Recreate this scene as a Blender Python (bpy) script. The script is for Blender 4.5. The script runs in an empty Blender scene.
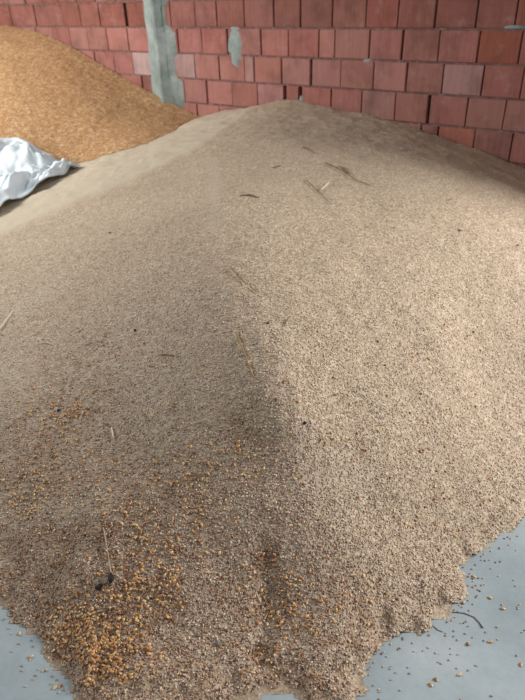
import bpy, math, random
import numpy as np
from mathutils import Matrix, Vector

random.seed(7); RNG = np.random.default_rng(11)
SC = bpy.context.scene
COL = SC.collection

# ------------------------------------------------------------------ camera
F = 600.0; PITCH = math.radians(31.11); ROLL = math.radians(-2.11)
YAW = math.radians(-36.9); WD = 5.54; CH = 1.6
fwd = np.array([0, math.cos(PITCH), -math.sin(PITCH)])
rgt = np.array([1.0, 0, 0]); upv = np.cross(rgt, fwd)
M = np.array([rgt*math.cos(ROLL)+upv*math.sin(ROLL), -rgt*math.sin(ROLL)+upv*math.cos(ROLL), fwd])
CAM = np.array([0, 0, CH])
WN = np.array([-math.sin(YAW), math.cos(YAW), 0.0])      # into the wall
WDIR = np.array([math.cos(YAW), math.sin(YAW), 0.0])     # along the wall, to the right
W0 = np.array([0, WD, 0.0])
def ray(u, v): return np.array([(u-262.5)/F, -(v-350)/F, 1.0]) @ M
def PZ(u, v, z):
    q = ray(u, v); return CAM + q*(z-CH)/q[2]
def PW(u, v):
    q = ray(u, v); return CAM + q*(WD*WN[1])/(q @ WN)
def on_wall(s, z, out=0.0): return W0 + WDIR*s + np.array([0, 0, z]) - WN*out

cd = bpy.data.cameras.new('camera'); cam = bpy.data.objects.new('camera', cd); COL.objects.link(cam)
cd.sensor_fit = 'VERTICAL'; cd.sensor_height = 36.0; cd.sensor_width = 27.0
cd.lens = F/700*36; cd.clip_start = 0.02
m3 = Matrix([[M[0][i], M[1][i], -M[2][i]] for i in range(3)])
cam.matrix_world = Matrix.Translation(Vector(CAM)) @ m3.to_4x4()
cd.dof.use_dof = True; cd.dof.focus_distance = 1.95; cd.dof.aperture_fstop = 3.8
SC.camera = cam

# ------------------------------------------------------------------ helpers
def lin(r, g, b):
    f = lambda c: (c/255/12.92) if c <= 10 else ((c/255+.055)/1.055)**2.4
    return (f(r), f(g), f(b), 1.0)

def tag(o, label=None, cat=None, group=None, kind=None):
    if label: o['label'] = label
    if cat: o['category'] = cat
    if group: o['group'] = group
    if kind: o['kind'] = kind
    return o

def mesh_obj(name, verts, faces, mat=None, parent=None, smooth=True, cols=None, midx=None, attrs=None):
    me = bpy.data.meshes.new(name)
    verts = np.asarray(verts, dtype=np.float32)
    if isinstance(faces, np.ndarray):
        n, k = faces.shape
        me.vertices.add(len(verts)); me.vertices.foreach_set('co', verts.ravel())
        me.loops.add(n*k); me.loops.foreach_set('vertex_index', faces.astype(np.int32).ravel())
        me.polygons.add(n); me.polygons.foreach_set('loop_start', np.arange(0, n*k, k, dtype=np.int32))
        me.update(calc_edges=True)
    else:
        me.from_pydata(verts.tolist(), [], faces); me.update()
    if smooth: me.polygons.foreach_set('use_smooth', np.ones(len(me.polygons), dtype=bool))
    if cols is not None:
        a = me.color_attributes.new('tint', 'FLOAT_COLOR', 'POINT')
        a.data.foreach_set('color', np.asarray(cols, dtype=np.float32).ravel())
    for k_, v_ in (attrs or {}).items():
        a = me.attributes.new(k_, 'FLOAT', 'POINT'); a.data.foreach_set('value', np.asarray(v_, dtype=np.float32))
    for m in (mat if isinstance(mat, (list, tuple)) else [mat]):
        if m: me.materials.append(m)
    if midx is not None: me.polygons.foreach_set('material_index', np.asarray(midx, dtype=np.int32))
    me.validate(); me.update()
    o = bpy.data.objects.new(name, me); COL.objects.link(o)
    if parent: o.parent = parent
    return o

def copy_tree(o, parent=None):
    c = o.copy(); COL.objects.link(c)
    if parent: c.parent = parent
    for ch in list(o.children): copy_tree(ch, c)
    return c

# vectorised value noise
def vnoise(x, y, seed=0):
    x = np.asarray(x, float); y = np.asarray(y, float)
    xi = np.floor(x).astype(np.int64); yi = np.floor(y).astype(np.int64)
    fx = x-xi; fy = y-yi; fx = fx*fx*(3-2*fx); fy = fy*fy*(3-2*fy)
    def h(a, b):
        n = (a*374761393 + b*668265263 + seed*1442695041) & 0xffffffff
        n = ((n ^ (n >> 13))*1274126177) & 0xffffffff
        return ((n ^ (n >> 16)) & 0xffff)/65535.0
    return (h(xi, yi)*(1-fx)+h(xi+1, yi)*fx)*(1-fy)+(h(xi, yi+1)*(1-fx)+h(xi+1, yi+1)*fx)*fy-.5
def fbm(x, y, seed=0, o=3):
    t = 0; a = 1
    for i in range(o): t = t+a*vnoise(x*2**i, y*2**i, seed+i*7); a *= .5
    return t

def tps(pts, lam=1e-3):
    P = np.array(pts, float); n = len(P); xy = P[:, :2]
    def U(r2): return np.where(r2 > 1e-12, .5*r2*np.log(np.maximum(r2, 1e-12)), 0)
    K = U(((xy[:, None]-xy[None])**2).sum(-1)) + lam*np.eye(n)
    Q = np.hstack([np.ones((n, 1)), xy])
    A = np.block([[K, Q], [Q.T, np.zeros((3, 3))]])
    w = np.linalg.solve(A, np.concatenate([P[:, 2], np.zeros(3)]))
    def ev(x, y):
        x = np.asarray(x, float); sh = x.shape; q = np.stack([x.ravel(), np.asarray(y, float).ravel()], 1)
        out = np.empty(len(q))
        for i in range(0, len(q), 20000):
            s = q[i:i+20000]
            out[i:i+20000] = U(((s[:, None]-xy[None])**2).sum(-1)) @ w[:n] + w[n] + s @ w[n+1:]
        return out.reshape(sh)
    return ev

# ------------------------------------------------------------------ materials
def new_mat(name, rough=.85, spec=.25):
    m = bpy.data.materials.new(name); m.use_nodes = True
    nt = m.node_tree; b = nt.nodes['Principled BSDF']
    b.inputs['Roughness'].default_value = rough
    b.inputs['Specular IOR Level'].default_value = spec
    return m, nt, b
def N(nt, t, **kw):
    n = nt.nodes.new(t)
    for k, v in kw.items():
        if k in n.inputs: n.inputs[k].default_value = v
        else: setattr(n, k, v)
    return n
def ramp(nt, fac, stops):
    r = nt.nodes.new('ShaderNodeValToRGB'); e = r.color_ramp.elements
    while len(e) < len(stops): e.new(.5)
    for x, (p, c) in zip(e, stops): x.position = p; x.color = c
    nt.links.new(fac, r.inputs['Fac']); return r.outputs['Color']
def mix(nt, fac, a, b, mode='MIX'):
    n = nt.nodes.new('ShaderNodeMix'); n.data_type = 'RGBA'; n.blend_type = mode
    for i, v in ((0, fac), (6, a), (7, b)):
        if hasattr(v, 'is_linked') or hasattr(v, 'links'): nt.links.new(v, n.inputs[i])
        else: n.inputs[i].default_value = v
    return n.outputs[2]
def bump(nt, b, h, strength=.5, dist=.004):
    n = nt.nodes.new('ShaderNodeBump'); n.inputs['Strength'].default_value = strength; n.inputs['Distance'].default_value = dist
    nt.links.new(h, n.inputs['Height']); nt.links.new(n.outputs['Normal'], b.inputs['Normal'])
def pos(nt): return nt.nodes.new('ShaderNodeNewGeometry').outputs['Position']
def noise(nt, co, scale, detail=3, rough=.55):
    n = N(nt, 'ShaderNodeTexNoise', Scale=scale, Detail=detail, Roughness=rough); nt.links.new(co, n.inputs['Vector']); return n.outputs['Fac']
def attr(nt, name):
    n = nt.nodes.new('ShaderNodeAttribute'); n.attribute_name = name; return n

def grain_bed(name, stops, cell, patch, pale=None):
    """a surface of packed grains: one tone per cell, larger patches, tiny relief"""
    m, nt, b = new_mat(name, .8, .2)
    p = pos(nt)
    vo = N(nt, 'ShaderNodeTexVoronoi', Scale=1/cell); nt.links.new(p, vo.inputs['Vector'])
    sep = nt.nodes.new('ShaderNodeSeparateColor'); nt.links.new(vo.outputs['Color'], sep.inputs[0])
    c = ramp(nt, sep.outputs[0], stops)
    c = mix(nt, noise(nt, p, 2.2, 4), c, patch, 'MULTIPLY')
    if pale:
        a = attr(nt, 'dust_highlight'); c = mix(nt, a.outputs['Fac'], c, pale)
        ch = attr(nt, 'husk'); c = mix(nt, ch.outputs['Fac'], c, lin(150, 96, 60), 'MULTIPLY')
    nt.links.new(c, b.inputs['Base Color'])
    bump(nt, b, vo.outputs['Distance'], .45, cell*.5)
    return m
M_wheat = grain_bed('wheat_bed', [(0, lin(158, 138, 116)), (.3, lin(180, 159, 135)), (.75, lin(192, 172, 149)), (1, lin(216, 199, 176))], .0065, (.80, .78, .76, 1), lin(190, 175, 153))
M_corn = grain_bed('corn_bed', [(0, lin(160, 114, 72)), (.4, lin(182, 140, 96)), (.8, lin(194, 157, 116)), (1, lin(220, 192, 158))], .011, (.86, .82, .78, 1))

def tint_mat(name, rough, spec):
    m, nt, b = new_mat(name, rough, spec)
    nt.links.new(attr(nt, 'tint').outputs['Color'], b.inputs['Base Color']); return m
M_grain = tint_mat('wheat_grain', .6, .3)
M_kernel = tint_mat('corn_kernel', .4, .45)

def plain(name, c, rough=.7, spec=.3, var=.2, scale=60):
    m, nt, b = new_mat(name, rough, spec); p = nt.nodes.new('ShaderNodeTexCoord').outputs['Object']
    f = noise(nt, p, scale, 3)
    nt.links.new(mix(nt, f, tuple(x*(1-var) for x in c[:3])+(1,), tuple(min(1, x*(1+var)) for x in c[:3])+(1,)), b.inputs['Base Color'])
    return m
M_straw = plain('straw', lin(150, 118, 78)); M_olive = plain('olive_straw', lin(140, 122, 70))
M_pale = plain('pale_straw', lin(222, 210, 180)); M_twig = plain('dark_twig', lin(112, 90, 68)); M_black = plain('black_pod', lin(38, 32, 34))
M_greystem = plain('grey_stalk', lin(172, 160, 140)); M_leaf = plain('brown_leaf', lin(110, 88, 62))

# brick
m, nt, b = new_mat('brick', .9, .15); M_brick = m
t = attr(nt, 'tint').outputs['Color']; p = pos(nt)
mp = N(nt, 'ShaderNodeMapping'); mp.inputs['Rotation'].default_value = (0, 0, -YAW); nt.links.new(p, mp.inputs['Vector'])
mp2 = N(nt, 'ShaderNodeMapping'); mp2.inputs['Scale'].default_value = (60, 8, 5); nt.links.new(mp.outputs[0], mp2.inputs['Vector'])
streak = noise(nt, mp2.outputs[0], 1.0, 3)
c = mix(nt, streak, mix(nt, 1.0, t, lin(215, 205, 205), 'MULTIPLY'), t)
pt = ramp(nt, noise(nt, p, 9, 5, .65), [(.0, (0, 0, 0, 1)), (.56, (0, 0, 0, 1)), (.78, (.4, .4, .4, 1))])
c = mix(nt, pt, c, lin(172, 144, 138))
c = mix(nt, 1.0, c, ramp(nt, noise(nt, p, 5, 5, .65), [(.3, (.66, .66, .66, 1)), (.55, (1, 1, 1, 1)), (.8, (1.0, .98, .95, 1))]), 'MULTIPLY')
nt.links.new(c, b.inputs['Base Color']); bump(nt, b, streak, .35, .004)
m, nt, b = new_mat('mortar', .95, .1); M_mortar = m
p = pos(nt); nz = noise(nt, p, 25, 5)
nt.links.new(ramp(nt, nz, [(.3, lin(96, 74, 68)), (.55, lin(120, 90, 84)), (.75, lin(146, 128, 122))]), b.inputs['Base Color']); bump(nt, b, nz, .6, .008)
m, nt, b = new_mat('cast_concrete', .9, .15); M_cast = m
p = pos(nt); nz = noise(nt, p, 7, 6, .6)
nt.links.new(ramp(nt, nz, [(.3, lin(112, 120, 116)), (.5, lin(136, 145, 140)), (.72, lin(160, 166, 162))]), b.inputs['Base Color']); bump(nt, b, nz, .5, .02)
m, nt, b = new_mat('gap_dark', 1, 0); M_gap = m; b.inputs['Base Color'].default_value = lin(58, 40, 36)
# floor
m, nt, b = new_mat('floor_concrete', .62, .3); M_floor = m
p = pos(nt)
c = ramp(nt, noise(nt, p, 3.2, 5, .6), [(.3, lin(140, 150, 154)), (.5, lin(156, 165, 168)), (.7, lin(170, 177, 178))])
fine = noise(nt, p, 60, 4, .7)
c = mix(nt, ramp(nt, fine, [(.35, (.75, .75, .75, 1)), (.55, (1, 1, 1, 1))]), mix(nt, 1.0, c, lin(226, 222, 220), 'MULTIPLY'), c)
nt.links.new(c, b.inputs['Base Color']); bump(nt, b, fine, .15, .002)
# woven plastic
m, nt, b = new_mat('woven_plastic', .8, .12); M_sack = m
p = nt.nodes.new('ShaderNodeTexCoord').outputs['UV']
wv = N(nt, 'ShaderNodeTexWave', Scale=60.0, Distortion=.3); nt.links.new(pos(nt), wv.inputs['Vector'])
nt.links.new(ramp(nt, noise(nt, pos(nt), 6, 3), [(.3, lin(200, 210, 214)), (.7, lin(226, 232, 234))]), b.inputs['Base Color']); bump(nt, b, wv.outputs['Fac'], .1, .002)
b.inputs['Subsurface Weight'].default_value = 0.0
M_hem = plain('sack_hem', lin(196, 206, 210))

# ------------------------------------------------------------------ wall_back: brick by brick in one mesh
JOINTS = {
 -1: [],
 0: [-3.24, -2.82, -2.37, -2.1, -1.82, -1.45, -1.17, -.88, -.59, -.35, -.06, .23, .48, .76, 1.04, 1.29, 1.56, 1.84, 2.09, 2.37, 2.65, 2.92],
 1: [-3.14, -2.86, -2.58, -2.31, -2.03, -1.75, -1.46, -1.18, -.82, -.54, -.25, .1, .37, .65, .79, 1.08, 1.34, 1.61, 1.88, 2.15, 2.43, 2.7],
 2: [-3.37, -3.1, -2.82, -2.54, -2.26, -1.98, -1.7, -1.43, -1.18, -.91, -.64, -.36, -.08, .02, .3, .58, .85, 1.13, 1.39, 1.66, 1.94, 2.2, 2.48, 2.75],
 3: [-3.3, -3.02, -2.74, -2.46, -2.18, -1.9, -1.62, -1.34, -1.06, -.79, -.52, -.23, .05, .33, .48, .77, 1.04, 1.32, 1.58, 1.86, 2.12, 2.4, 2.67],
 4: [-3.2, -2.9, -2.62, -2.34, -2.06, -1.78, -1.5, -1.22, -.94, -.66, -.39, -.11, .17, .45, .73, 1.0, 1.27, 1.54, 1.67, 1.94, 2.2, 2.47, 2.74]}
GAPW = {(0, -1.45): .045, (3, .33): .03, (3, .48): .036, (1, -.25): .02, (0, .48): .014, (1, .1): .014, (1, 1.34): .018, (2, .3): .014, (2, .58): .016, (2, 1.94): .012, (3, 1.58): .018}
PALE = {(2, -1.43): .75, (2, -.91): .55, (2, .58): .15, (2, 1.66): .35, (3, .05): .2, (2, -1.18): .5, (0, -.06): .1, (2, -.08): .3}
S0, S1, H = -4.6, 3.05, .205
V, Fc, Cc, Mi = [], [], [], []
def box_wall(s0, s1, z0, z1, o0, o1, col, mi, ch=.005):
    b0 = len(V)
    for (a, z, o) in [(s0, z0, o0), (s1, z0, o0), (s1, z1, o0), (s0, z1, o0), (s0, z0, o1-ch), (s1, z0, o1-ch), (s1, z1, o1-ch), (s0, z1, o1-ch),
                      (s0+ch, z0+ch, o1), (s1-ch, z0+ch, o1), (s1-ch, z1-ch, o1), (s0+ch, z1-ch, o1)]:
        j = random.uniform(-.0015, .0015)
        V.append(on_wall(a+j, z+random.uniform(-.0015, .0015), o)); Cc.append(col)
    q = [(8, 9, 10, 11), (4, 5, 9, 8), (5, 6, 10, 9), (6, 7, 11, 10), (7, 4, 8, 11), (0, 1, 5, 4), (1, 2, 6, 5), (2, 3, 7, 6), (3, 0, 4, 7)]
    for f_ in q: Fc.append(tuple(b0+i for i in f_)); Mi.append(mi)
for k in range(-7, 7):
    zt = 1.321+.205*1-.205*k; zb = zt-H
    if zb < -.01: continue
    js = JOINTS.get(k)
    if not js:
        off = RNG.uniform(0, .27); js = list(np.arange(S0+off, S1, .275))
    js = sorted(js); full = [S0]
    while js[0]-full[-1] > .4: full.append(full[-1]+.275)
    full += js
    while S1-full[-1] > .4: full.append(full[-1]+.275)
    full.append(S1)
    for a, c2 in zip(full[:-1], full[1:]):
        gl = GAPW.get((k, round(a, 2)), .007)/2; gr = GAPW.get((k, round(c2, 2)), .007)/2
        if c2-a < .04: continue
        hue = RNG.uniform(0, 1); br = RNG.normal(1, .07)
        base = np.array(lin(166, 108, 99)[:3])*(1-hue)+np.array(lin(164, 114, 102)[:3])*hue
        if k <= 0: base = base*np.array([.74, .66, .62])  # top courses darkened: ceiling shade put into the brick colour
        if k == 1 and abs(a-1.88) < .02: base = np.array(lin(154, 94, 78)[:3])
        if k == 4 and abs(a-1.67) < .02: base = np.array(lin(172, 108, 90)[:3])
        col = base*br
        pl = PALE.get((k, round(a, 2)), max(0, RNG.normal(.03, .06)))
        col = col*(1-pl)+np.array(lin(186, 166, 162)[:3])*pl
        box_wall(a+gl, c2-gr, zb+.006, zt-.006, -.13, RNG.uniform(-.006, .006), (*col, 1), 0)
    # bed joint mortar under the course
    box_wall(S0, S1, zb-.0065, zb+.0065, -.13, -.004, (1, 1, 1, 1), 1, .001)
box_wall(S0, S1, 0, 2.95, -.2, -.125, (1, 1, 1, 1), 2, .001)
# smear of set mortar on the course beside the column, and crumbs in the open joint
def blob(s0, z0, rs, rz, th, mi, seed, n=14):
    b0 = len(V); V.append(on_wall(s0, z0, th)); Cc.append((1, 1, 1, 1))
    for ring, o in ((.6, th*.8), (1, -.003)):
        for i in range(n):
            a = 2*math.pi*i/n; q = ring*(1+.35*vnoise(i*.9, ring, seed))
            V.append(on_wall(s0+rs*q*math.cos(a), z0+rz*q*math.sin(a), o)); Cc.append((1, 1, 1, 1))
    for i in range(n):
        j = (i+1) % n
        Fc.append((b0, b0+1+i, b0+1+j)); Mi.append(mi)
        Fc.append((b0+1+i, b0+1+n+i, b0+1+n+j, b0+1+j)); Mi.append(mi)
blob(-.17, 1.20, .085, .13, .010, 3, 5); blob(-.17, 1.11, .05, .09, .007, 3, 9)
blob(.49, .80, .02, .035, .0, 3, 3); blob(.485, .745, .02, .025, .002, 3, 13); blob(1.07, 1.11, .035, .018, .006, 3, 21); blob(2.1, 1.335, .07, .012, .006, 3, 22)
wall = mesh_obj('wall_back', V, Fc, [M_brick, M_mortar, M_gap, M_cast], smooth=False, cols=Cc, midx=Mi)
tag(wall, 'red hollow-brick wall with dry open joints behind the grain heaps', kind='structure')

# cast concrete column, rough edges where it ran into the brick toothing
def col_edge(z):
    row = int(math.floor((1.526-z)/.205))
    R_ = {0: -.925, 1: -.82, 2: -.865, 3: -.785, 4: -.80}.get(row, -.86 if row % 2 else -.9)
    L_ = {0: -1.19, 1: -1.185, 2: -1.19, 3: -1.20, 4: -1.2}.get(row, -1.19)
    return L_, R_
V2, F2 = [], []
zs = np.arange(0, 2.86, .02)
prof = [(0, -.02), (0, .012), (.08, .022), (.25, .026), (.45, .04), (.58, .085), (.70, .08), (.76, .014), (.95, .012), (1, -.02)]
for z in zs:
    L_, R_ = col_edge(z); R2 = col_edge(z+.03)[1]; R_ = (R_+R2)/2 if abs(R_-R2) > .001 else R_
    L_ += .008*vnoise(z*14, 1, 3); R_ += .014*vnoise(z*16, 5, 8)
    mid = -.985+.01*vnoise(z*5, 2, 4)
    for (t_, o) in prof:
        # central raised cast edge stays straight, the outer skirt follows the toothing
        s = L_+(mid-L_)*t_/.72 if t_ <= .72 else mid+(R_-mid)*(t_-.72)/.28
        V2.append(on_wall(s, z, o+.005*vnoise(s*18, z*18, 6)))
npf = len(prof)
for i in range(len(zs)-1):
    for j in range(npf-1):
        a = i*npf+j; F2.append((a, a+1, a+npf+1, a+npf))
o = mesh_obj('trim_1', V2, F2, M_cast)
tag(o, 'rough grey-green concrete tie column cast between the bricks', kind='structure')

# floor slab
def slab(name, x0, x1, y0, y1, z0, z1, mat):
    vs = [(x, y, z) for z in (z0, z1) for y in (y0, y1) for x in (x0, x1)]
    return mesh_obj(name, vs, [(0, 2, 3, 1), (4, 5, 7, 6), (0, 1, 5, 4), (2, 6, 7, 3), (0, 4, 6, 2), (1, 3, 7, 5)], mat, smooth=False)
tag(slab('floor', -6, 6, -3.5, 9.5, -.12, 0, M_floor), 'bluish grey concrete floor', kind='structure')

# right wall: starts past the doorway that lets the daylight in, outside the view
m, nt, b = new_mat('brick_courses', .9, .15)
br = N(nt, 'ShaderNodeTexBrick', Scale=1.0); br.inputs['Color1'].default_value = lin(178, 98, 86); br.inputs['Color2'].default_value = lin(160, 92, 78); br.inputs['Mortar'].default_value = lin(130, 100, 92)
br.inputs['Brick Width'].default_value = .275; br.inputs['Row Height'].default_value = .205; br.inputs['Mortar Size'].default_value = .008
mp = N(nt, 'ShaderNodeMapping'); mp.inputs['Rotation'].default_value = (0, math.radians(90), math.radians(90)); nt.links.new(pos(nt), mp.inputs['Vector'])
cx = nt.nodes.new('ShaderNodeSeparateXYZ'); nt.links.new(pos(nt), cx.inputs[0]); cb = nt.nodes.new('ShaderNodeCombineXYZ')
nt.links.new(cx.outputs['Y'], cb.inputs['X']); nt.links.new(cx.outputs['Z'], cb.inputs['Y']); nt.links.new(cb.outputs[0], br.inputs['Vector'])
nt.links.new(br.outputs['Color'], b.inputs['Base Color'])
JX, JY = 2.42, 2.86
yw = WD+JX*math.tan(YAW)
wr = slab('wall_right', JX, JX+.25, JY, yw, 0, 2.95, m); tag(wr, 'short brick return wall right of the heap', kind='structure')

# ------------------------------------------------------------------ heaps: height fields
def wallpt(u, v): return tuple(PW(u, v))
wp = [tuple(PZ(*a)) for a in [
 (284,100,.80),(215,205,.67),(222,290,.59),(235,380,.455),(255,450,.33),(268,520,.215),(274,600,.085),
 (215,140,.70),(150,170,.60),(70,203,.50),(0,232,.43),(170,137,.60),(140,147,.56),(100,159,.50),(75,167,.47),(0,212,.43),
 (120,250,.49),(50,300,.37),(120,350,.36),(20,400,.24),(120,450,.235),(60,500,.15),(110,545,.135),(40,560,.07),(180,560,.14),(170,640,.05),(100,640,.05),
 (350,200,.66),(330,300,.54),(430,300,.46),(330,400,.39),(430,400,.29),(510,400,.17),(350,500,.21),(430,500,.13),(490,480,.09),(345,590,.10),(410,570,.055),(320,650,.045),
 (340,140,.75),(370,182,.70),(450,218,.61),(525,250,.49),(290,400,.44)]]
wp += [wallpt(*a) for a in [(330,107),(370,115),(440,135),(525,167),(258,105),(230,110),(200,117)]]
toe = [(-30,585),(0,605),(25,625),(52,660),(72,700),(110,735),(180,750),(235,715),(273,696),(300,714),(335,712),(352,700),(368,672),(388,645),(432,626),(470,603),(460,582),(478,555),(525,522),(580,485)]
TOE = [PZ(u, v, 0) for u, v in toe]
tc = np.array([0, 2.2, 0])
for q in TOE:
    wp.append((q[0], q[1], .0)); d_ = (q-tc); d_ /= np.linalg.norm(d_); wp.append((q[0]+d_[0]*.13, q[1]+d_[1]*.13, -.05))
wp += [(-2.2,4.9,.28),(-1.9,5.6,.28),(-1.2,6.4,.3),(-2.6,3.7,.3),(-2.2,2.8,.2),(-1.75,2.1,.0),(-1.4,1.6,-.02),(1.55,1.75,.0),(2.0,1.95,-.02),(2.4,2.4,.12),(2.4,3.1,.3),(2.4,3.7,.36)]
hw = tps(wp, 4e-4)
cp = [wallpt(*a) for a in [(0,24),(30,29),(60,40),(95,59),(130,80),(165,98),(200,116)]]
cp += [tuple(on_wall(-4.4, 1.38)), (-4.6, 6.5, .97), (-4, 5, .6)]
cp += [tuple(PZ(*a)) for a in [(170,133,.58),(140,146,.545),(100,158,.485),(75,167,.44),(45,186,.37),(0,214,.30),(100,110,.72),(60,140,.58),(130,112,.68),(20,160,.52)]]
hc = tps(cp, 5e-4)
X0, X1, Y0, Y1, ST = -3.6, JX-.012, .55, 8.2, .0125
gx = np.arange(X0, X1, ST); gy = np.arange(Y0, Y1, ST)
GX, GY = np.meshgrid(gx, gy)
# coarse evaluation then bilinear
cs = 4; cxg = np.arange(X0-.1, X1+.2, ST*cs); cyg = np.arange(Y0-.1, Y1+.2, ST*cs); CXg, CYg = np.meshgrid(cxg, cyg)
HWc, HCc = hw(CXg, CYg), hc(CXg, CYg)
def bil(A, x, y, x0, y0, st):
    fx = (np.asarray(x)-x0)/st; fy = (np.asarray(y)-y0)/st
    i = np.clip(np.floor(fx).astype(int), 0, A.shape[1]-2); j = np.clip(np.floor(fy).astype(int), 0, A.shape[0]-2)
    a = np.clip(fx-i, 0, 1); c_ = np.clip(fy-j, 0, 1)
    return (A[j, i]*(1-a)+A[j, i+1]*a)*(1-c_)+(A[j+1, i]*(1-a)+A[j+1, i+1]*a)*c_
HW = bil(HWc, GX, GY, cxg[0], cyg[0], ST*cs); HC = bil(HCc, GX, GY, cxg[0], cyg[0], ST*cs)
rel = fbm(GX*7, GY*7, 3)*.012+fbm(GX*28, GY*28, 9, 2)*.005+fbm(GX*3, GY*3, 21, 2)*.012
def seg_dist(ax, ay, bx, by):
    dx, dy = bx-ax, by-ay; t = np.clip(((GX-ax)*dx+(GY-ay)*dy)/(dx*dx+dy*dy), 0, 1)
    return np.hypot(GX-ax-t*dx, GY-ay-t*dy)
# scooped gully down the front, and the slip mark beside the main ridge
def groove(pa, pb, w, dep):
    d = seg_dist(pa[0], pa[1], pb[0], pb[1]); return -dep*np.exp(-(d/w)**2)
G = [PZ(264,545,.18), PZ(268,590,.10), PZ(262,660,.03)]
HW = HW + groove(G[0], G[1], .035, .012) + groove(G[1], G[2], .03, .010)
g2 = [PZ(225,390,.44), PZ(262,470,.30)]; HW = HW + groove(g2[0], g2[1], .05, .007)
g3 = [PZ(100,520,.16), PZ(70,590,.06)]; HW = HW + groove(g3[0], g3[1], .05, -.012)
HW = HW + rel*np.clip(HW/.05, 0, 1) + np.where(HW < .04, fbm(GX*16, GY*16, 31)*.02+fbm(GX*34, GY*34, 33, 2)*.008, 0)
HC = HC + fbm(GX*5, GY*5, 41)*.009+fbm(GX*25, GY*25, 43, 2)*.006
dist_wall = (WD*WN[1]-(GX*WN[0]+GY*WN[1]))          # metres in front of the brick face
inside = dist_wall > .012
def hz(x, y): return bil(np.maximum(HW, 0), x, y, X0, Y0, ST)
def hnorm(x, y):
    e = .012
    n_ = np.stack([-(hz(x+e, y)-hz(x-e, y))/(2*e), -(hz(x, y+e)-hz(x, y-e))/(2*e), np.ones_like(np.asarray(x, float))], -1)
    return n_/np.linalg.norm(n_, axis=-1, keepdims=True)

def field_mesh(Hf, keep):
    """quads whose four corners are kept; the row against the wall is pulled onto it"""
    q = keep[:-1, :-1] & keep[1:, :-1] & keep[:-1, 1:] & keep[1:, 1:]
    idx = np.arange(GX.size).reshape(GX.shape)
    f_ = np.stack([idx[:-1, :-1][q], idx[:-1, 1:][q], idx[1:, 1:][q], idx[1:, :-1][q]], 1)
    used = np.unique(f_); re = np.full(GX.size, -1); re[used] = np.arange(len(used))
    return np.stack([GX.ravel()[used], GY.ravel()[used], Hf.ravel()[used]], 1), re[f_], used
Vw, Fw, usedw = field_mesh(np.maximum(HW, 0.0006), (HW > -.004) & inside & (HW > HC-.012))
keepc = inside & (HC > HW-.002) & (HC > 0)
Vc_, Fcn, usedc = field_mesh(np.maximum(HC, HW+.003), keepc)

# pale chaff dust on the crest towards the corn; red-brown husk in the gully and over the front left lobe
br_pts = [PZ(0,236,.43), PZ(70,206,.5), PZ(150,173,.6), PZ(205,143,.69), PZ(262,104,.76)]
x_, y_ = Vw[:, 0], Vw[:, 1]
bx = [q[0] for q in br_pts]; by = [q[1] for q in br_pts]
edge = np.interp(x_, bx, by)
dust_highlight = np.clip((y_-edge+.05*fbm(x_*6, y_*6, 51)+.05)/.2, 0, 1)*np.clip((.12-x_)/.15, 0, 1)
for (pa, pb, w_, a_) in [(PZ(0,305,.37), PZ(40,290,.38), .06, .5), (PZ(214,160,.68), PZ(214,235,.64), .035, .45), (PZ(20,380,.26), PZ(0,360,.27), .05, .4), (PZ(20,520,.12), PZ(110,500,.19), .05, .45), (PZ(320,490,.23), PZ(355,480,.23), .05, .4)]:  # dust streaks, plus the main ridge's highlight painted as a pale streak
    dx, dy = pb[0]-pa[0], pb[1]-pa[1]; t_ = np.clip(((x_-pa[0])*dx+(y_-pa[1])*dy)/(dx*dx+dy*dy), 0, 1)
    dust_highlight = np.maximum(dust_highlight, a_*np.exp(-(np.hypot(x_-pa[0]-t_*dx, y_-pa[1]-t_*dy)/w_)**2))
def husk_at(x, y):
    h_ = np.zeros_like(np.asarray(x, float))
    for (u, v, z, r_, a_) in [(266,560,.15,.05,.75),(268,600,.09,.045,.8),(262,650,.03,.05,.8),(270,670,.02,.05,.7),(100,640,.05,.16,.75),(130,600,.08,.13,.5),(75,650,.02,.09,.7),(150,560,.13,.13,.4),(60,600,.05,.12,.4),(20,480,.15,.12,.4),(60,420,.22,.10,.35),(180,490,.23,.14,.3),(110,540,.14,.24,.5),(50,560,.1,.2,.55),(275,600,.08,.09,.5),(330,620,.06,.16,.35),(320,680,.02,.12,.4),(260,480,.26,.1,.25),(150,610,.08,.2,.45),(230,580,.13,.16,.4),(0,570,.05,.2,.5),(200,680,.03,.2,.35),(30,450,.2,.25,.4),(80,400,.28,.2,.3),(170,520,.2,.2,.4),(240,440,.33,.1,.3),(100,480,.2,.3,.25),(250,620,.05,.25,.35),(200,560,.15,.2,.35)]:
        q = PZ(u, v, z); h_ = np.maximum(h_, a_*np.exp(-(((x-q[0])**2+(y-q[1])**2)/r_**2)))
    return np.clip(h_*(1+1.2*fbm(x*22, y*22, 61)), 0, 1)
husk = husk_at(x_, y_)

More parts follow.
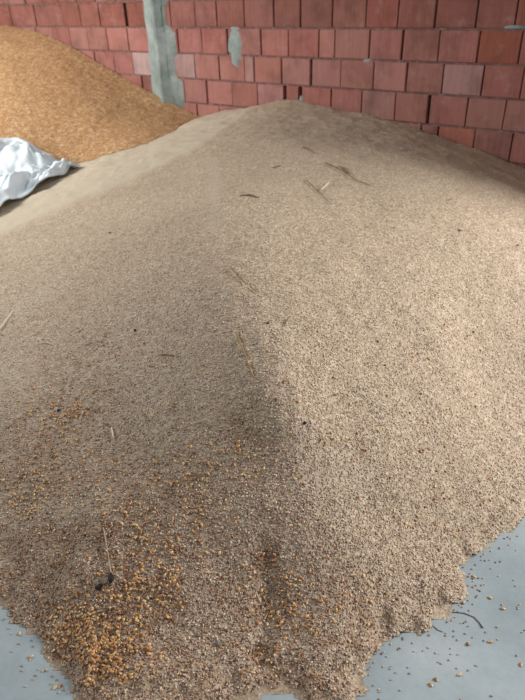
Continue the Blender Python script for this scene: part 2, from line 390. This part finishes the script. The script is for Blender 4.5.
# loose grains modelled one by one on the near slope (same mesh as the heap)
def spindles(n_, xs, ys, zs, nor, L, Wd, rng, tilt=.22):
    """n_ wheat grains: spindles of two poles and two rings of five"""
    k = 5
    yaw = rng.uniform(0, 2*math.pi, n_)
    t0 = np.stack([np.cos(yaw), np.sin(yaw), rng.normal(0, tilt, n_)], 1)
    t0 -= nor*(t0*nor).sum(1, keepdims=True)*.7; t0 /= np.linalg.norm(t0, axis=1, keepdims=True)
    b0 = np.cross(nor, t0); b0 /= np.linalg.norm(b0, axis=1, keepdims=True); c0 = np.cross(t0, b0)
    ctr = np.stack([xs, ys, zs], 1)
    vs = np.empty((n_, 2+2*k, 3))
    vs[:, 0] = ctr-t0*L[:, None]; vs[:, 1] = ctr+t0*L[:, None]
    for r_, s in ((0, -.42), (1, .42)):
        for i in range(k):
            a = 2*math.pi*(i+.5*r_)/k
            vs[:, 2+r_*k+i] = ctr+t0*(s*L)[:, None]+(b0*math.cos(a)+c0*(math.sin(a)*.9))*Wd[:, None]
    fs = []
    for i in range(k):
        j = (i+1) % k
        fs += [(0, 2+j, 2+i), (2+i, 2+j, 2+k+i), (2+j, 2+k+j, 2+k+i), (1, 2+k+i, 2+k+j)]
    fs = np.array(fs)
    F_ = (fs[None]+(np.arange(n_)*(2+2*k))[:, None, None]).reshape(-1, 3)
    return vs.reshape(-1, 3), F_, 2+2*k
NG = 260000
gy_ = .72+RNG.power(1.15, NG)*2.3; gxx = RNG.uniform(-1, 1, NG)*(.36+.5*gy_)
dcam = np.sqrt(gxx**2+gy_**2+1.2**2)
kp = (bil(HW, gxx, gy_, X0, Y0, ST) > .0015+.006*RNG.random(NG)) & (RNG.random(NG) < np.clip((1.75/dcam)**3.2, 0, 1)*.82)
gxx, gy_ = gxx[kp], gy_[kp]; n_ = len(gxx)
hk = husk_at(gxx, gy_)
pal = np.array([lin(*c)[:3] for c in [(162,134,114),(180,153,131),(194,169,147),(140,112,94),(214,192,170),(108,78,64),(194,162,132)]])
pw = [.2, .25, .22, .12, .1, .05, .06]
pi_ = RNG.choice(len(pal), n_, p=pw)
dk_ = np.isin(pi_, [3, 5]) & (RNG.random(n_) < np.clip((gy_-1.2)/.6, 0, .9)); pi_[dk_] = 2      # fewer dark grains on the clean upper slope
cc = pal[pi_]*RNG.normal(1, .08, (n_, 1))*np.array([.985, .975, 1.01])
bigf = RNG.random(n_) < .045; cc[bigf] = np.array(lin(222, 200, 170)[:3])*RNG.normal(1, .06, (bigf.sum(), 1))
redp = np.array([lin(*c)[:3] for c in [(110,70,50),(152,100,62),(80,54,44),(186,134,78)]])
sw = RNG.random(n_) < hk*.85
cc[sw] = redp[RNG.integers(0, 4, sw.sum())]
nn = hnorm(gxx, gy_)
Lg = RNG.uniform(.0030, .0040, n_); Wg = RNG.uniform(.0015, .0020, n_)
Lg[bigf] *= 1.35; Wg[bigf] *= 1.35
zz = hz(gxx, gy_)+RNG.uniform(-.0008, .0018, n_)
vs, fs, kk = spindles(n_, gxx, gy_, zz, nn, Lg, Wg, RNG)
vs[:, 2] = np.maximum(vs[:, 2], .0004)
print('grains', n_)
Fw3 = np.concatenate([Fw[:, [0, 1, 2]], Fw[:, [0, 2, 3]]])
VV = np.concatenate([Vw, vs]); FF = np.concatenate([Fw3, fs+len(Vw)])
CCo = np.concatenate([np.ones((len(Vw), 4)), np.repeat(np.concatenate([np.clip(cc, 0, 1), np.ones((n_, 1))], 1), kk, 0)])
heap = mesh_obj('wheat_heap', VV, FF, [M_wheat, M_grain], cols=CCo, midx=np.concatenate([np.zeros(len(Fw3)), np.ones(len(fs))]).astype(int),
                attrs={'dust_highlight': np.concatenate([dust_highlight, np.zeros(len(vs))]), 'husk': np.concatenate([husk*.6, np.zeros(len(vs))])})
tag(heap, 'big tan-brown heap of wheat sloping from the brick wall to the bare floor', 'grain heap', kind='stuff')
cheap = mesh_obj('corn_heap', Vc_, Fcn, M_corn)
tag(cheap, 'orange heap of corn piled against the wall behind the wheat and white sack', 'grain heap', kind='stuff')

# ------------------------------------------------------------------ corn kernels
KC = [(200,142,76),(172,108,56),(212,170,114),(140,84,48),(186,130,72),(108,64,46)]
def kernel_mesh(col, seed):
    r_ = random.Random(seed)
    sec = [(-.0056, .0012, .0010), (-.0046, .0022, .0015), (-.002, .0034, .0020), (.0012, .0042, .0023), (.0036, .0042, .0022), (.0050, .0034, .0017), (.0056, .0018, .0009)]
    vs, cs, fs = [], [], []; k = 8; base = np.array(lin(*col)[:3]); tip = np.array(lin(238, 216, 168)[:3])
    for i, (x, w, h) in enumerate(sec):
        for j in range(k):
            a = 2*math.pi*j/k; vs.append((x*(1+r_.uniform(-.05, .05)), w*math.cos(a)*(1+r_.uniform(-.06, .06)), h*math.sin(a)))
            f_ = [1, .8, .2, 0, 0, .05, .25][i]; cs.append((*(base*(1-f_)+tip*f_), 1))
    for i in range(len(sec)-1):
        for j in range(k):
            j2 = (j+1) % k; fs.append((i*k+j, i*k+j2, (i+1)*k+j2, (i+1)*k+j))
    fs.append(tuple(reversed(range(k)))); fs.append(tuple((len(sec)-1)*k+j for j in range(k)))
    return vs, fs, cs
KM = [kernel_mesh(c, i) for i, c in enumerate(KC)]
PROTO = []
for i, (vs_, fs_, cs_) in enumerate(KM):
    me_o = mesh_obj('corn_kernel', vs_, fs_, M_kernel, cols=cs_); PROTO.append(me_o.data); bpy.data.objects.remove(me_o)
def orient(n, yaw, tilt, roll):
    n = Vector(n); q = n.to_track_quat('Z', 'Y')
    return q @ Matrix.Rotation(yaw, 3, 'Z').to_quaternion() @ Matrix.Rotation(tilt, 3, 'Y').to_quaternion() @ Matrix.Rotation(roll, 3, 'X').to_quaternion()
# where kernels lie in the wheat: thick on the left lobe, thin elsewhere (pixel areas of the photo put on the slope)
def surf(u, v):
    q = ray(u, v); t = np.linspace(.6, 9, 1600); P = CAM+q*t[:, None]/np.linalg.norm(q)
    below = P[:, 2] <= hz(P[:, 0], P[:, 1])
    i = int(np.argmax(below)); return P[i] if below[i] else None
clusters = [(95,640,34,36,330),(120,660,34,28,110),(60,625,26,24,70),(140,590,40,34,110),(150,545,60,40,90),(30,500,34,50,80),(60,415,34,24,80),(80,470,80,60,110),(190,480,50,50,70),(250,455,30,34,26),(270,610,28,60,60),(330,600,70,55,55),(350,420,110,70,45),(440,520,50,30,25),(90,350,80,50,40),(440,400,60,80,25),(470,592,10,10,8)]
kern = []
for (u, v, su, sv, n0) in clusters:
    for _ in range(n0):
        a, b_ = random.gauss(0, .55), random.gauss(0, .55)
        uu, vv = u+a*su, v+b_*sv
        if vv > 735 or vv < 260 or not -40 < uu < 560: continue
        P = surf(uu, vv)
        if P is None or P[2] < .004: continue
        kern.append(P)
kern = np.array(kern); kd = np.linalg.norm(kern-CAM, axis=1)
inview = lambda P: (lambda c_: 0 < 262.5+F*c_[0]/c_[2] < 525 and 0 < 350-F*c_[1]/c_[2] < 700)(M @ (P-CAM))
order = sorted(range(len(kern)), key=lambda i: (not inview(kern[i]), kd[i]))
rest_v, rest_f, rest_c, off = [], [], [], 0
NOR = hnorm(kern[:, 0], kern[:, 1])
for r_, i in enumerate(order):
    P = kern[i]; q = orient(NOR[i], random.uniform(0, 6.28), random.gauss(0, .25), random.gauss(0, .5))
    P = Vector((P[0], P[1], float(hz(P[0], P[1]))+random.uniform(.0026, .0042))); sc = random.uniform(.85, 1.12)
    ki = random.choices(range(6), [.20, .22, .13, .18, .17, .10])[0]
    if r_ < 260:
        o = bpy.data.objects.new('corn_kernel', PROTO[ki]); COL.objects.link(o); o.location = P; o.rotation_mode = 'QUATERNION'; o.rotation_quaternion = q; o.scale = (sc,)*3
        tag(o, 'small golden corn kernel lying among the wheat on the near front of the heap', 'kernel', 'corn kernels in the near wheat')
    else:
        vs_, fs_, cs_ = KM[ki]
        for v_ in vs_: rest_v.append(P+q @ Vector(v_)*sc)
        rest_f += [tuple(x+off for x in f_) for f_ in fs_]; rest_c += cs_; off += len(vs_)
o = mesh_obj('mixed_corn', [tuple(v_) for v_ in rest_v], rest_f, M_kernel, cols=rest_c)
tag(o, 'orange corn kernels scattered through the wheat higher up the heap', 'corn', kind='stuff')

# kernels and grains spilled on the bare concrete
def floor_item(name, me, u, v, z, label, cat, group=None, sc=1.0, yaw=None):
    P = PZ(u, v, 0)
    o = bpy.data.objects.new(name, me); COL.objects.link(o); o.location = (P[0], P[1], z)
    o.rotation_euler = (0, 0, random.uniform(0, 6.28) if yaw is None else yaw); o.scale = (sc,)*3
    return tag(o, label, cat, group)
solo = [(463,603,3,'orange corn kernel at the very tip of the right-hand spur of wheat'),
        (474,577,2,'pale corn kernel lying alone on concrete just beyond the right spur of the heap'),
        (490,598,2,'cream corn kernel on the concrete outside the tip of the right spur'),
        (503,609,0,'golden corn kernel on the concrete further out past the right spur'),
        (468,644,3,'brown-orange corn kernel on concrete below the right spur, nearer the heap'),
        (490,642,0,'golden corn kernel on concrete below the right spur, beyond a browner one'),
        (521,665,4,'plump corn kernel lying farthest out on the right-hand concrete'),
        (459,675,2,'big pale corn kernel on bare concrete below the right spur'),
        (436,680,3,'upper of two touching orange kernels on the concrete near the heap toe'),
        (431,685,0,'lower of two touching orange kernels on the concrete near the heap toe'),
        (31,657,0,'golden kernel alone on the left patch of bare concrete'),
        (20,634,2,'cream kernel on the left concrete just outside the heap edge'),
        (55,688,2,'pale kernel on the left concrete close to the corn-covered toe'),
        (61,686,3,'orange kernel beside a pale one on the left concrete near the toe')]
for (u, v, ki, lab) in solo: floor_item('corn_kernel', PROTO[ki], u, v, .0024, lab, 'kernel', sc=random.uniform(.95, 1.15))
# one wheat grain mesh
def grain_mesh(col):
    vs_, fs_, cs_ = [], [], []; k = 8; sec = [(-.0034, .0003), (-.0028, .0010), (-.0014, .0017), (.0004, .00185), (.002, .0014), (.003, .0008), (.0034, .0003)]
    for x, r in sec:
        for j in range(k):
            a = 2*math.pi*j/k; crease = .75 if j == 2 else 1
            vs_.append((x, r*math.cos(a), r*math.sin(a)*crease)); cs_.append(lin(*col))
    for i in range(len(sec)-1):
        for j in range(k): fs_.append((i*k+j, i*k+(j+1) % k, (i+1)*k+(j+1) % k, (i+1)*k+j))
    fs_.append(tuple(reversed(range(k)))); fs_.append(tuple((len(sec)-1)*k+j for j in range(k)))
    o = mesh_obj('wheat_grain', vs_, fs_, M_grain, cols=cs_); me = o.data; bpy.data.objects.remove(o); return me
GM = [grain_mesh(c) for c in [(186,156,128),(150,122,98),(206,180,150)]]
side = {'r': ('tan wheat grain spilled on the bare concrete right of the heap toe', 'wheat grains on the right concrete'),
        'l': ('tan wheat grain spilled on the bare concrete left of the heap toe', 'wheat grains on the left concrete')}
cnt = {'r': 0, 'l': 0}; tries = 0
while (cnt['r'] < 120 or cnt['l'] < 28) and tries < 6000:
    tries += 1
    s = 'r' if cnt['r'] < 120 else 'l'
    u, v = (random.uniform(350, 525), random.uniform(535, 700)) if s == 'r' else (random.uniform(0, 75), random.uniform(605, 700))
    P = PZ(u, v, 0); h0 = float(bil(HW, P[0], P[1], X0, Y0, ST))
    if h0 > -.004 or random.random() > math.exp((h0+.004)/.015)+.02: continue
    floor_item('wheat_grain', random.choice(GM), u, v, .0017, *[side[s][0], 'grain', side[s][1]], sc=random.uniform(.85, 1.1)); cnt[s] += 1

# ------------------------------------------------------------------ straw, twigs, pods
def tube(pts, rad, k=7, flat=1.0):
    pts = [Vector(p) for p in pts]; vs_, fs_ = [], []; n = len(pts)
    for i, p in enumerate(pts):
        t_ = (pts[min(i+1, n-1)]-pts[max(i-1, 0)]).normalized(); a_ = t_.cross(Vector((0, 0, 1))).normalized(); b_ = a_.cross(t_)
        r = rad[i] if isinstance(rad, (list, tuple)) else rad
        for j in range(k):
            q = 2*math.pi*j/k; vs_.append(tuple(p+a_*(r*math.cos(q))+b_*(r*flat*math.sin(q))))
    for i in range(n-1):
        for j in range(k): fs_.append((i*k+j, i*k+(j+1) % k, (i+1)*k+(j+1) % k, (i+1)*k+j))
    fs_.append(tuple(reversed(range(k)))); fs_.append(tuple((n-1)*k+j for j in range(k)))
    return vs_, fs_
def lie(pix, lift=.004):
    """points along a pixel path, laid on the heap and smoothed"""
    pp = []
    for (a, b_) in zip(pix[:-1], pix[1:]):
        for t_ in np.linspace(0, 1, 5)[:-1]: pp.append(surf(a[0]+(b_[0]-a[0])*t_, a[1]+(b_[1]-a[1])*t_))
    pp.append(surf(*pix[-1])); pp = [np.array([p[0], p[1], float(hz(p[0], p[1]))+lift]) for p in pp]
    zs_ = [p[2] for p in pp]
    for i in range(1, len(pp)-1): pp[i][2] = max(zs_[i], (zs_[i-1]+zs_[i+1])/2)
    return pp
def stalk(name, pix, r, mat, label, cat, taper=.6, knots=True, lift=None, group=None):
    P = lie(pix, (r*.9+.0042) if lift is None else lift); n = len(P)
    rad = [r*(1-(1-taper)*i/(n-1)) for i in range(n)]
    if not knots:
        fl = name == 'leaf_scrap'
        if fl: rad = [r*(.25+.75*math.sin(math.pi*(i+.3)/n)*(1+.3*math.sin(i*2.1))) for i in range(n)]
        o = mesh_obj(name, *tube(P, rad, 8, .18 if fl else 1.0), mat); return tag(o, label, cat, group)
    e = bpy.data.objects.new(name, None); COL.objects.link(e); e.empty_display_size = .02
    e.location = P[0]; tag(e, label, cat, group)
    loc = [p-P[0] for p in P]
    mesh_obj('stem', *tube(loc, rad), mat, e)
    m_ = n//2; d_ = (loc[m_+1]-loc[m_]); d_ /= np.linalg.norm(d_)
    mesh_obj('node', *tube([loc[m_]-d_*r*1.4, loc[m_]-d_*r*.5, loc[m_]+d_*r*.5, loc[m_]+d_*r*1.4], [r*.9, r*1.35, r*1.35, r*.9]), M_twig, e)
    return e
stalk('straw', [(236,334),(243,352),(248,366),(254,380)], .0030, M_straw, 'long brown straw lying down the middle of the wheat heap', 'straw', .8)
stalk('straw', [(230,269),(238,277),(246,286)], .0034, M_olive, 'short split olive straw lying above the long brown straw', 'straw', .7)
stalk('straw', [(250,288),(257,294)], .0024, M_straw, 'tiny tan straw bit just below the short olive straw', 'straw', .8, False)
stalk('straw', [(321,191),(329,184)], .0032, M_pale, 'short white straw bit near the heap top beside the dark debris', 'straw', .9, False)
stalk('twig', [(306,181),(318,193),(332,206)], .0020, M_twig, 'thin dark twig lying slanted beside the short white straw', 'twig', .6)
stalk('twig', [(303,148),(308,150),(315,155)], .0034, M_twig, 'short dark twig nearest the heap peak', 'twig', .4, False)
stalk('twig', [(325,164),(338,170),(346,174),(356,182),(370,187)], .0032, M_twig, 'crooked dark twig below the brick wall, through the olive husk', 'twig', .5)
stalk('leaf_scrap', [(338,167),(345,169),(350,175)], .009, M_olive, 'olive husk scrap on the crooked twig near the heap top', 'leaf', .5, False, .006)
stalk('leaf_scrap', [(240,196),(249,195),(258,198)], .009, M_leaf, 'brown leaf scrap on the ridge below the heap peak', 'leaf', .5, False, .002)
stalk('leaf_scrap', [(272,168),(280,166)], .008, M_leaf, 'small brown leaf scrap just above the other on the ridge', 'leaf', .5, False, .001)
stalk('straw', [(0,331),(6,322),(13,312)], .0030, M_pale, 'pale straw at the left edge of the wheat slope', 'straw', .5, False)
stalk('straw', [(40,343),(50,345),(58,348)], .0016, M_pale, 'thin pale straw lying flat below the pale left edge straw', 'straw', .5, False)
stalk('straw', [(71,377),(67,392)], .0022, M_greystem, 'short grey straw standing slanted on the left slope', 'straw', .6, False)
stalk('straw', [(160,356),(174,357)], .0028, M_straw, 'short tan straw lying level on the left slope beside the ridge', 'straw', .9, False)
stalk('straw', [(112,430),(114,440)], .0028, M_pale, 'stubby white straw among the corn specks on the left slope', 'straw', .9, False)
stalk('straw', [(288,320),(284,328)], .0018, M_leaf, 'short dark straw right of the long brown straw', 'straw', .8, False)
P0 = [PZ(u, v, .0016) for (u, v) in [(452,612),(464,613),(474,617),(479,622),(483,628)]]
o = mesh_obj('twig', *tube(P0, [.0009, .0012, .0011, .0012, .002]), M_twig); tag(o, 'dark bent twig reaching from the right spur onto the concrete', 'twig')
P0 = [PZ(u, v, .0012) for (u, v) in [(432,625),(438,630),(443,632)]]
o = mesh_obj('twig', *tube(P0, [.0008, .001, .0008]), M_twig); tag(o, 'tiny curved twig on the concrete under the right spur', 'twig')
# weed stalk with two black pods
P = lie([(104,530),(108,552),(112,578)], .0085); e = bpy.data.objects.new('dried_weed', None); COL.objects.link(e); e.location = P[-1]
tag(e, 'thin pale weed stalk ending in two black pods, above the corn kernels', 'dried weed')
o = mesh_obj('stalk', *tube([p-P[-1] for p in P], [.0016+.0004*math.sin(i) for i in range(len(P))]), M_greystem, e); o['label'] = 'thin pale stalk'
def pod(pix, r0, sx, sy, yaw):
    q = surf(*pix); c0 = np.array([q[0], q[1], float(hz(q[0], q[1]))+r0*1.0+.003])-P[-1]
    vs_, fs_ = [], []; k, n = 9, 7
    for i in range(n+1):
        th = math.pi*i/n
        for j in range(k):
            ph = 2*math.pi*j/k; rr = r0*(1+.75*vnoise(i*.8, j*.9, int(pix[0])))
            x, y, z = sx*rr*math.sin(th)*math.cos(ph), sy*rr*math.cos(th), .8*rr*math.sin(th)*math.sin(ph)
            vs_.append((c0[0]+x*math.cos(yaw)-y*math.sin(yaw), c0[1]+x*math.sin(yaw)+y*math.cos(yaw), c0[2]+z))
    for i in range(n):
        for j in range(k): fs_.append((i*k+j, i*k+(j+1) % k, (i+1)*k+(j+1) % k, (i+1)*k+j))
    o = mesh_obj('pod', vs_, fs_, M_black, e); o['label'] = 'shrivelled black pod'
pod((112,582), .0098, .85, 1.6, .25); pod((100,590), .0085, 1.5, .85, .6)
o = mesh_obj('stalk', *tube([np.array(p)-P[-1]+np.array([0, 0, .004]) for p in lie([(111,586),(106,586),(101,589)], .006)], .0018), M_twig, e); o['label'] = 'dark stub joining the pods'
for (u, v, r0, lab) in [(110,233,.006,'dark clod high on the left slope under the sack'),(135,331,.006,'black clod on the middle of the left slope'),(460,231,.006,'dark clod at the shaded edge right of the heap'),(305,424,.006,'black clod on the right slope below the long straw'),(276,401,.005,'small dark clod just right of the ridge'),(59,411,.006,'black clod among the corn specks at left'),(107,425,.006,'grey clod beside the stubby white straw'),(218,645,.007,'grey-green clod low on the front slope'),(198,636,.006,'smaller grey clod low on the front slope, beside a greener one'),(268,324,.006,'brown clod level with the top of the long straw'),(518,246,.005,'dark clod at the far right of the wheat slope')]:
    q = surf(u, v); vs_, fs_ = [], []; k, n = 7, 5
    for i in range(n+1):
        for j in range(k):
            th = math.pi*i/n; ph = 2*math.pi*j/k; rr = r0*(.75+.5*(vnoise(i*1.1, j*1.3, u)+.5))
            vs_.append((rr*math.sin(th)*math.cos(ph)*1.25, rr*math.sin(th)*math.sin(ph), rr*.7*math.cos(th)))
    for i in range(n):
        for j in range(k): fs_.append((i*k+j, (i+1)*k+j, (i+1)*k+(j+1) % k, i*k+(j+1) % k))
    o = mesh_obj('dirt_clod', vs_, fs_, plain('dirt', lin(122, 114, 102)) if 'grey' in lab else M_twig if 'brown' in lab or 'dark' in lab else M_black)
    o.location = (q[0], q[1], float(hz(q[0], q[1]))+r0*.45); o.rotation_euler[2] = random.uniform(0, 6); tag(o, lab, 'clod')

# ------------------------------------------------------------------ white woven sack thrown on the foot of the corn
gw_ = lambda x, y: np.maximum(bil(HW, x, y, X0, Y0, ST), bil(np.where(inside, HC, -1), x, y, X0, Y0, ST))
A = PZ(-70,156,.565); B = PZ(20,145,.57); Cc_ = PZ(80,167,.47); D_ = PZ(34,197,.44); E_ = PZ(-70,240,.36)
nu, nv = 90, 60
sv_, sf_ = [], []
top = [A, B, PZ(50,153,.53), Cc_]; bot = [E_, PZ(-6,219,.42), D_, PZ(78,170,.46)]
def along(pl, t):
    pl = np.array(pl); d_ = np.concatenate([[0], np.cumsum(np.linalg.norm(np.diff(pl, axis=0), axis=1))]); d_ /= d_[-1]
    return np.array([np.interp(t, d_, pl[:, i]) for i in range(3)])
for i in range(nu+1):
    for j in range(nv+1):
        a, b_ = i/nu, j/nv
        p = along(top, a)*(1-b_)+along(bot, a)*b_
        p = p+np.array([.035*fbm(a*5, b_*3, 71), .05*fbm(a*6, b_*4, 72), 0])
        g = float(gw_(p[0], p[1]))
        body = .085*math.sin(math.pi*min(1, b_*1.0))**.7*(1-a**2.2)+.02
        fold = .062*(abs(fbm(a*5+b_*2.2, b_*3.2-a*1.5, 75))*2-.35)+.034*fbm(a*16, b_*11, 77)+.035*math.sin(a*9+b_*7)*(1-a)
        edge = min(1, min(b_, 1-b_)*9, (1-a)*9)
        hem = .02*(1+math.sin(a*21))*(1-min(1, (1-b_)*6))          # lifted lower rim
        sv_.append((p[0], p[1], g+.012+max(0, body+fold)*(.25+.75*edge)+hem))
for i in range(nu):
    for j in range(nv):
        q = i*(nv+1)+j; sf_.append((q, q+1, q+nv+2, q+nv+1))
e = bpy.data.objects.new('woven_sack', None); COL.objects.link(e); e.location = sv_[len(sv_)//2]
ctr = np.array(sv_[len(sv_)//2]); svl = [np.array(v_)-ctr for v_ in sv_]
tag(e, 'crumpled white woven plastic sack lying at the left between the two heaps', 'sack')
o = mesh_obj('sheet', svl, sf_, M_sack, e)
md = o.modifiers.new('thick', 'SOLIDIFY'); md.thickness = .003; md.offset = 1
md = o.modifiers.new('sub', 'SUBSURF'); md.levels = 1; md.render_levels = 1
hp = [svl[i*(nv+1)+nv]+np.array([0, -.004, .003]) for i in range(8, nu+1, 2)]
o = mesh_obj('hem', *tube(hp, .006), M_hem, e); o['label'] = 'folded grey-white hem along the lower rim'

# ------------------------------------------------------------------ light
w = bpy.data.worlds.new('world'); SC.world = w; w.use_nodes = True
bg = w.node_tree.nodes['Background']; bg.inputs['Color'].default_value = (.86, .95, 1.0, 1); bg.inputs['Strength'].default_value = .36
def area(name, loc, target, sx, sy, power, col):
    l = bpy.data.lights.new(name, 'AREA'); l.shape = 'RECTANGLE'; l.size = sx; l.size_y = sy; l.energy = power; l.color = col
    o = bpy.data.objects.new(name, l); COL.objects.link(o); o.location = loc
    o.rotation_euler = (Vector(target)-Vector(loc)).to_track_quat('-Z', 'Y').to_euler(); return o
area('doorway_daylight', (5.2, 2.1, 2.9), (0.2, 2.9, .5), 1.7, 2.0, 430, (1, .99, .97))
area('window_daylight', (-4.6, 4.0, 2.6), (-1.9, 5.9, .8), 1.5, 1.5, 255, (1, .99, .97))

SC.view_settings.view_transform = 'Standard'; SC.view_settings.look = 'None'
SC.view_settings.gamma = 1.0; SC.view_settings.use_curve_mapping = False; SC.view_settings.exposure = 0.0
